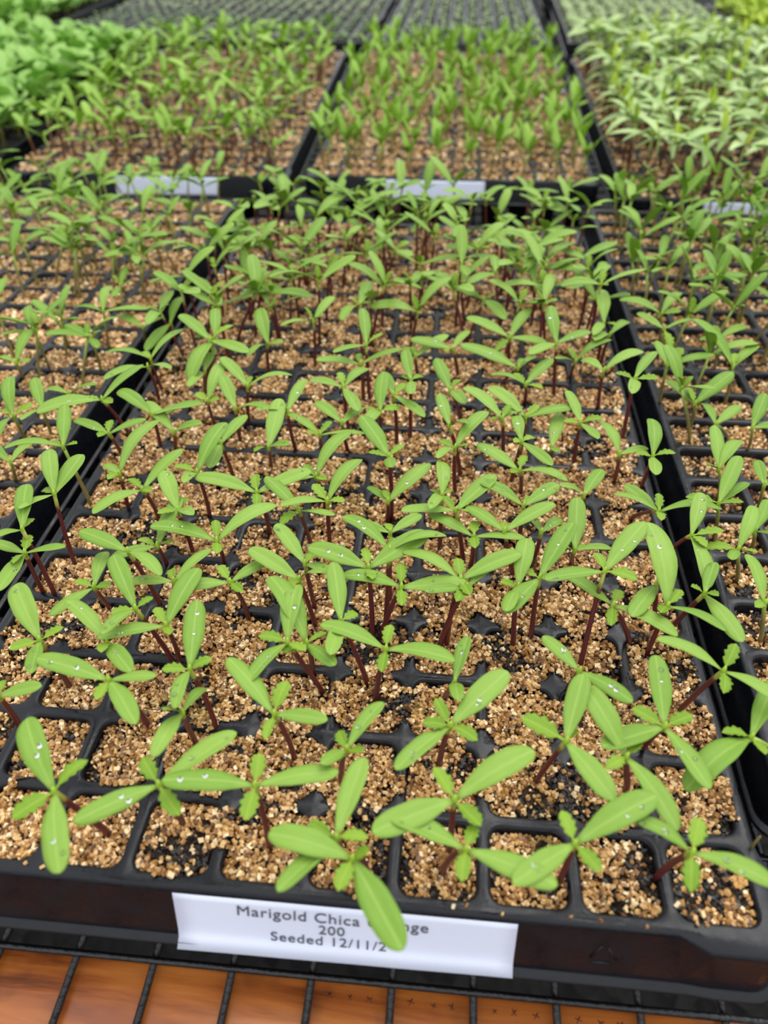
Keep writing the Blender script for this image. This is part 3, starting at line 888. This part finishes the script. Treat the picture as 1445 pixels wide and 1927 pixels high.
def solve(d):
    hd, tips, bs, trs = d
    b = at(*bs, SOIL)
    best = None
    for k in range(61):
        h = 20+0.5*k
        p = at(*hd, h)
        c = ((p[0]-b[0])**2+(p[1]-b[1])**2)/14.0**2+((h-33)/8.5)**2
        if best is None or c < best[0]: best = (c, p)
    head = best[1]
    def reach(uv, L0, tol, rise):
        bb = None
        for k in range(-60, 61):
            dz = k*0.3
            p = at(*uv, head[2]+dz); L = np.linalg.norm(p-head)
            c = ((L-L0)/tol)**2+((dz-rise)/4.0)**2
            if bb is None or c < bb[0]: bb = (c, p, L)
        return bb[1]
    return b, head, [reach(t, 20, 4.5, 2.5) for t in tips], [reach(t, 9, 2.5, 1.5) for t in trs]

PLANTS = []   # (object, tray key, base xyz local, head u)
def record(o, key, t, base):
    loc = tray_matrix(t).inverted() @ Vector([c*MM for c in base])
    PLANTS.append((o, key, loc.x/MM, loc.y/MM, o.location.x))
for d in D:
    b, h, tp, tr = solve(d)
    near = d[2][1] > 900
    o = seedling('marigold_seedling', b, h, tp, tr, M['red'], L_cot, L_true, drops=(2 if d[2][1] > 1050 else 1) if rng.random() < 0.55 else 0)
    record(o, 'main', T_MAIN, b)
for d in DL:
    b, h, tp, tr = solve(d)
    o = seedling('pale_stemmed_seedling', b, h, tp, tr, M['palestem'], L_cot2, L_true, r0=0.85)
    record(o, 'left', T_LEFT, b)
for d in DR:
    b, h, tp, tr = solve(d)
    o = seedling('pale_stemmed_seedling', b, h, tp, tr, M['palestem'], L_cot2, L_true, r0=0.85)
    record(o, 'right', T_RIGHT, b)

def random_plant(name, base, hgt, L, elev, stem_mat, cots, trs, r0=0.85, lean=5, n_true=2, tl=9):
    hx, hy = rng.gauss(0, lean), rng.gauss(0, lean)
    head = np.array([base[0]+hx, base[1]+hy, base[2]+hgt])
    az = rng.uniform(0, 2*math.pi)
    tips, tr = [], []
    for k in range(2):
        a = az+math.pi*k+rng.gauss(0, 0.3); e = math.radians(rng.uniform(*elev)); l = L*rng.uniform(0.85, 1.12)
        tips.append(head+l*np.array([math.cos(a)*math.cos(e), math.sin(a)*math.cos(e), math.sin(e)]))
    for k in range(n_true):
        a = az+math.pi/2+math.pi*k+rng.gauss(0, 0.25); e = math.radians(rng.uniform(15, 65)); l = tl*rng.uniform(0.7, 1.15)
        tr.append(head+l*np.array([math.cos(a)*math.cos(e), math.sin(a)*math.cos(e), math.sin(e)]))
    return seedling(name, base, head, tips, tr, stem_mat, cots, trs, r0=r0)
def fill_cells(t, key, name, pick, two=0.15, miss=0.04, **kw):
    mw = tray_matrix(t)
    taken = set()
    for o, k, lx, ly, _ in PLANTS:
        if k == key: taken.add((int(lx//P), int(ly//P)))
    for (i, j) in visible_cells(t, -40):
        for rep in range(2 if rng.random() < two else 1):
            if rng.random() < miss or ((i, j) in taken and rep == 0): continue
            lx, ly = (i+.5)*P+rng.uniform(-6, 6), (j+.5)*P+rng.uniform(-6, 6)
            w = mw @ Vector((lx*MM, ly*MM, SOIL*MM)); b = np.array(w)/MM
            u, v, dd = project(b)
            if not pick(u, v): continue
            o = random_plant(name, b, **{k2: (v2() if callable(v2) else v2) for k2, v2 in kw.items()})
            PLANTS.append((o, key, lx, ly, o.location.x))
fill_cells(T_MAIN, 'main', 'marigold_seedling', lambda u, v: v < 690, two=0.6, miss=0.0, hgt=lambda: rng.gauss(33, 5), L=lambda: rng.gauss(24.5, 1.8), elev=(-4, 42), stem_mat=M['red'], cots=L_cot, trs=L_true)
fill_cells(T_LEFT, 'left', 'pale_stemmed_seedling', lambda u, v: (v < 590 or (v < 900 and rng.random() < 0.3)) and u > -20, two=0.4, miss=0.0, hgt=lambda: rng.gauss(30, 4), L=lambda: rng.gauss(23.5, 1.5), elev=(0, 36), stem_mat=M['palestem'], cots=L_cot2, trs=L_true)
fill_cells(T_RIGHT, 'right', 'pale_stemmed_seedling', lambda u, v: (v < 620 or (u > 1230 and v < 1300 and rng.random() < 0.62)) and u < 1480, two=0.5, miss=0.0, hgt=lambda: rng.gauss(31, 4), L=lambda: rng.gauss(24, 1.5), elev=(8, 62), stem_mat=M['palestem'], cots=L_cot2, trs=L_true)

# --- trays behind: prototypes copied cell by cell
def copy_thing(src, loc, rz, s):
    r = src.copy(); col.objects.link(r)
    r.location = loc; r.rotation_euler = (0, 0, rz); r.scale = (s, s, s)
    for ch in src.children:
        c = ch.copy(); col.objects.link(c); c.parent = r
    return r
def stand(t, key, name, protos, pick, two=0.1, miss=0.05, jitter=5, scale=(0.88, 1.15)):
    mw = tray_matrix(t)
    spots = []
    for (i, j) in visible_cells(t, -30):
        for rep in range(2 if rng.random() < two else 1):
            if rng.random() < miss: continue
            lx, ly = (i+.5)*P+rng.uniform(-jitter, jitter), (j+.5)*P+rng.uniform(-jitter, jitter)
            w = mw @ Vector((lx*MM, ly*MM, SOIL*MM))
            u, v, _ = project(np.array(w)/MM)
            if pick(u, v): spots.append((w, lx, ly))
    for n, (w, lx, ly) in enumerate(spots):
        rz, s = rng.uniform(0, 2*math.pi), rng.uniform(*scale)
        if n < len(protos):
            o = protos[n]; o.location = w; o.rotation_euler = (0, 0, rz); o.scale = (s, s, s)
        else:
            o = copy_thing(rng.choice(protos), w, rz, s)
        PLANTS.append((o, key, lx, ly, o.location.x))
Z0 = np.zeros(3)
pr = [random_plant('red_stemmed_seedling', Z0, rng.gauss(22, 2), 18.5, (0, 50), M['brownstem'], L_lowcot, L_lowtrue, n_true=2, tl=8, lean=3) for _ in range(8)]
stand(T_BL, 'bl', 'red_stemmed_seedling', pr, lambda u, v: u > -20, 0.12, 0.08, 7, (1.25, 1.6))
pr = [random_plant('upright_seedling', Z0, rng.gauss(18, 2), 19, (38, 70), M['palestem'], L_bright, L_lowtrue, n_true=2, tl=12, lean=3) for _ in range(8)]
stand(T_BC, 'bc', 'upright_seedling', pr, lambda u, v: True, 0.12, 0.04, 7, (1.15, 1.45))
def droop_plant():
    root = bpy.data.objects.new('drooping_seedling', None); col.objects.link(root)
    h = rng.gauss(31, 3)
    obj('stem', stem_mesh([Vector((0, 0, -2)), Vector((rng.uniform(-2, 2), 0, h*.5)), Vector((0, 0, h))], [0.9, 0.85, 0.7], M['brownstem']), root)
    a0 = rng.uniform(0, 6.28)
    for k in range(3):
        a = a0+k*2.1+rng.uniform(-.4, .4); L = rng.uniform(22, 28); e = math.radians(rng.uniform(-12, 14))
        put_leaf('drooping_leaf', rng.choice(L_pale), root, (0, 0, h), (L*math.cos(a)*math.cos(e), L*math.sin(a)*math.cos(e), h+L*math.sin(e)), 1.15, rng.uniform(-.3, .3))
    put_leaf('upright_leaf', L_paletrue[0], root, (0, 0, h), (4, 3, h+11), 1.0, 0)
    return root
stand(T_BR, 'br', 'drooping_seedling', [droop_plant() for _ in range(8)], lambda u, v: u < 1500 and v > -20, 0.1, 0.03, 7, (1.15, 1.6))
def round_plant(name, leaves, nm):
    root = bpy.data.objects.new(name, None); col.objects.link(root)
    h = rng.gauss(19, 2.5)
    obj('stem', stem_mesh([Vector((0, 0, -2)), Vector((1, 0, h*.5)), Vector((0, 0, h))], [1.0, 0.9, 0.7], M['palestem']), root)
    n = 5; a0 = rng.uniform(0, 6.28)
    for k in range(n):
        a = a0+k*2.4; L = rng.uniform(20, 27); e = math.radians(rng.uniform(0, 55))
        put_leaf(nm, rng.choice(leaves), root, (0, 0, h-3*(n-k)), (L*math.cos(a)*math.cos(e), L*math.sin(a)*math.cos(e), h-3*(n-k)+L*math.sin(e)), rng.uniform(.9, 1.15), rng.uniform(-.4, .4))
    return root
stand(T_FL, 'fl', 'round_leaved_seedling', [round_plant('round_leaved_seedling', L_round, 'round_leaf') for _ in range(8)], lambda u, v: u > -60, 0.7, 0.0, 9, (1.2, 1.55))
stand(T_UL, 'ul', 'leafy_seedling', [round_plant('leafy_seedling', L_round, 'round_leaf') for _ in range(5)], lambda u, v: u > -60 and v > -60, 0.2, 0.0, 7, (1.1, 1.5))
stand(T_FR, 'fr', 'yellow_green_seedling', [round_plant('yellow_green_seedling', L_yel, 'leaf') for _ in range(5)], lambda u, v: u < 1500 and v > -40, 0.2, 0.0, 7)

# --- labels that single each seedling out by tray, row and cell
INFO = {
 'main': ('red-stemmed marigold seedling', 'labelled front tray', 'front', 'right', 'marigold seedlings of the labelled tray'),
 'left': ('pale-stemmed seedling', 'left-hand tray', 'back', 'right', 'seedlings of the left-hand tray'),
 'right': ('pale-stemmed seedling', 'right-hand tray', 'back', 'left', 'seedlings of the right-hand tray'),
 'bl': ('sparse red-stemmed seedling', 'back left tray', 'front', 'right', 'seedlings of the sparse back tray'),
 'bc': ('bright upright seedling', 'back middle tray', 'front', 'left', 'upright seedlings of the back middle tray'),
 'br': ('pale drooping seedling', 'back right tray', 'front', 'left', 'pale drooping seedlings'),
 'fl': ('round-leaved seedling', 'upper left tray', 'front', 'right', 'round-leaved seedlings'),
 'ul': ('leafy green seedling', 'corner tray', 'front', 'right', 'leafy seedlings of the top left corner tray'),
 'fr': ('yellow-green seedling', 'far right tray', 'front', 'left', 'yellow-green seedlings'),
}
ORD = 'first second third fourth fifth sixth seventh eighth ninth tenth eleventh twelfth thirteenth fourteenth fifteenth sixteenth seventeenth eighteenth nineteenth twentieth'.split()
cells = {}
for o, key, lx, ly, ux in PLANTS:
    c = (key, min(NC-1, max(0, int(lx//P))), min(NR-1, max(0, int(ly//P))))
    cells.setdefault(c, []).append((ux, o))
for (key, i, j), lst in cells.items():
    what, where, fb, lr, grp = INFO[key]
    row = j+1 if fb == 'front' else NR-j
    cl = i+1 if lr == 'left' else NC-i
    lst.sort(key=lambda a: a[0])
    for n, (ux, o) in enumerate(lst):
        if len(lst) == 1: pre = ''
        elif len(lst) == 2: pre = ('left ', 'right ')[n]
        else: pre = ('leftmost ', 'second ', 'third ', 'fourth ', 'fifth ')[min(n, 4)] if n < len(lst)-1 else 'rightmost '
        tag(o, f'{pre}{what} in {where}, {ORD[row-1]} row from {fb}, {ORD[cl-1]} cell from {lr}', 'seedling', grp)

# --- carpets of tiny sprouts in the trays at the very back
def sprouts(t, label, per_cell, size, mat, hgt, cols_only=False):
    V, F = [], []
    lf = [(0, 0, 0), (0.5, 0.28, 0.1), (1, 0, 0.02), (0.5, -0.28, 0.1), (0.5, 0.0, -0.03)]
    fc = [(0, 4, 1), (4, 2, 1), (0, 3, 4), (4, 3, 2)]
    for j in range(NR):
        for i in range(NC):
            for k in range(per_cell):
                x = (i+.5)*P+rng.uniform(-7, 7); y = (j+.5)*P+rng.uniform(-8, 8); h = hgt*rng.uniform(0.6, 1.2); s = size*rng.uniform(.7, 1.3)
                b = len(V)
                V += [(x-.4, y, SOIL-1.5), (x+.4, y, SOIL-1.5), (x, y+.5, SOIL-1.5), (x, y, h)]; F += [(b, b+1, b+3), (b+1, b+2, b+3), (b+2, b, b+3)]
                a0 = rng.uniform(0, 6.28)
                for m in range(2 if rng.random() < .6 else 4):
                    a = a0+m*math.pi/(1 if m < 2 else 2)*(1 if m < 2 else 1)+ (1.57 if m > 1 else 0); b = len(V)
                    for q in lf:
                        V.append((x+s*(q[0]*math.cos(a)-q[1]*math.sin(a)), y+s*(q[0]*math.sin(a)+q[1]*math.cos(a)), h+s*(q[2]+q[0]*0.35)))
                    F += [tuple(b+z for z in f) for f in fc]
    o = obj('tiny_sprouts', mesh_np('tiny_sprouts', V, F, [mat]))
    o.location = t.location; o.rotation_euler = t.rotation_euler
    tag(o, label, 'sprouts', kind='stuff')
sprouts(T_TL, 'tiny pale green sprouts in the crosswise tray at the back', 2, 6.5, M['sprout'], 6)
sprouts(T_TM, 'rows of tiny pale sprouts behind the upright seedlings', 2, 6.5, M['sprout'], 6)
sprouts(T_TL2, 'tiny pale green sprouts in the second crosswise tray', 2, 6.5, M['sprout'], 6)
for t_, nm_ in ((T_U1, 'the crosswise trays'), (T_U2, 'the rows of tiny sprouts'), (T_U3, 'the dense pale sprouts'), (T_U4, 'the leafy corner')):
    sprouts(t_, 'tiny sprouts in the farthest tray behind '+nm_, 3, 8, M['sprout'], 8)
sprouts(T_TR, 'dense pale sprouts behind the drooping seedlings', 7, 8, M['sprout'], 12)

# --- a dead stem stub and a crumb of white perlite near the tray corner
b = at(1408, 1604, SOIL)
V, F, A = tube([(0, 0, 0), (0.3, 0.4, 4.5), (0.8, 0.6, 9)], [0.55, 0.5, 0.35], 6)
tag(obj('dead_stem_stub', mesh_np('dead_stem_stub', V, F, [M['twig']]), None, tuple(b)), 'short dry brown stem stub by the near right tray corner', 'twig')
print('plants', len(PLANTS), 'objects', len(bpy.data.objects))
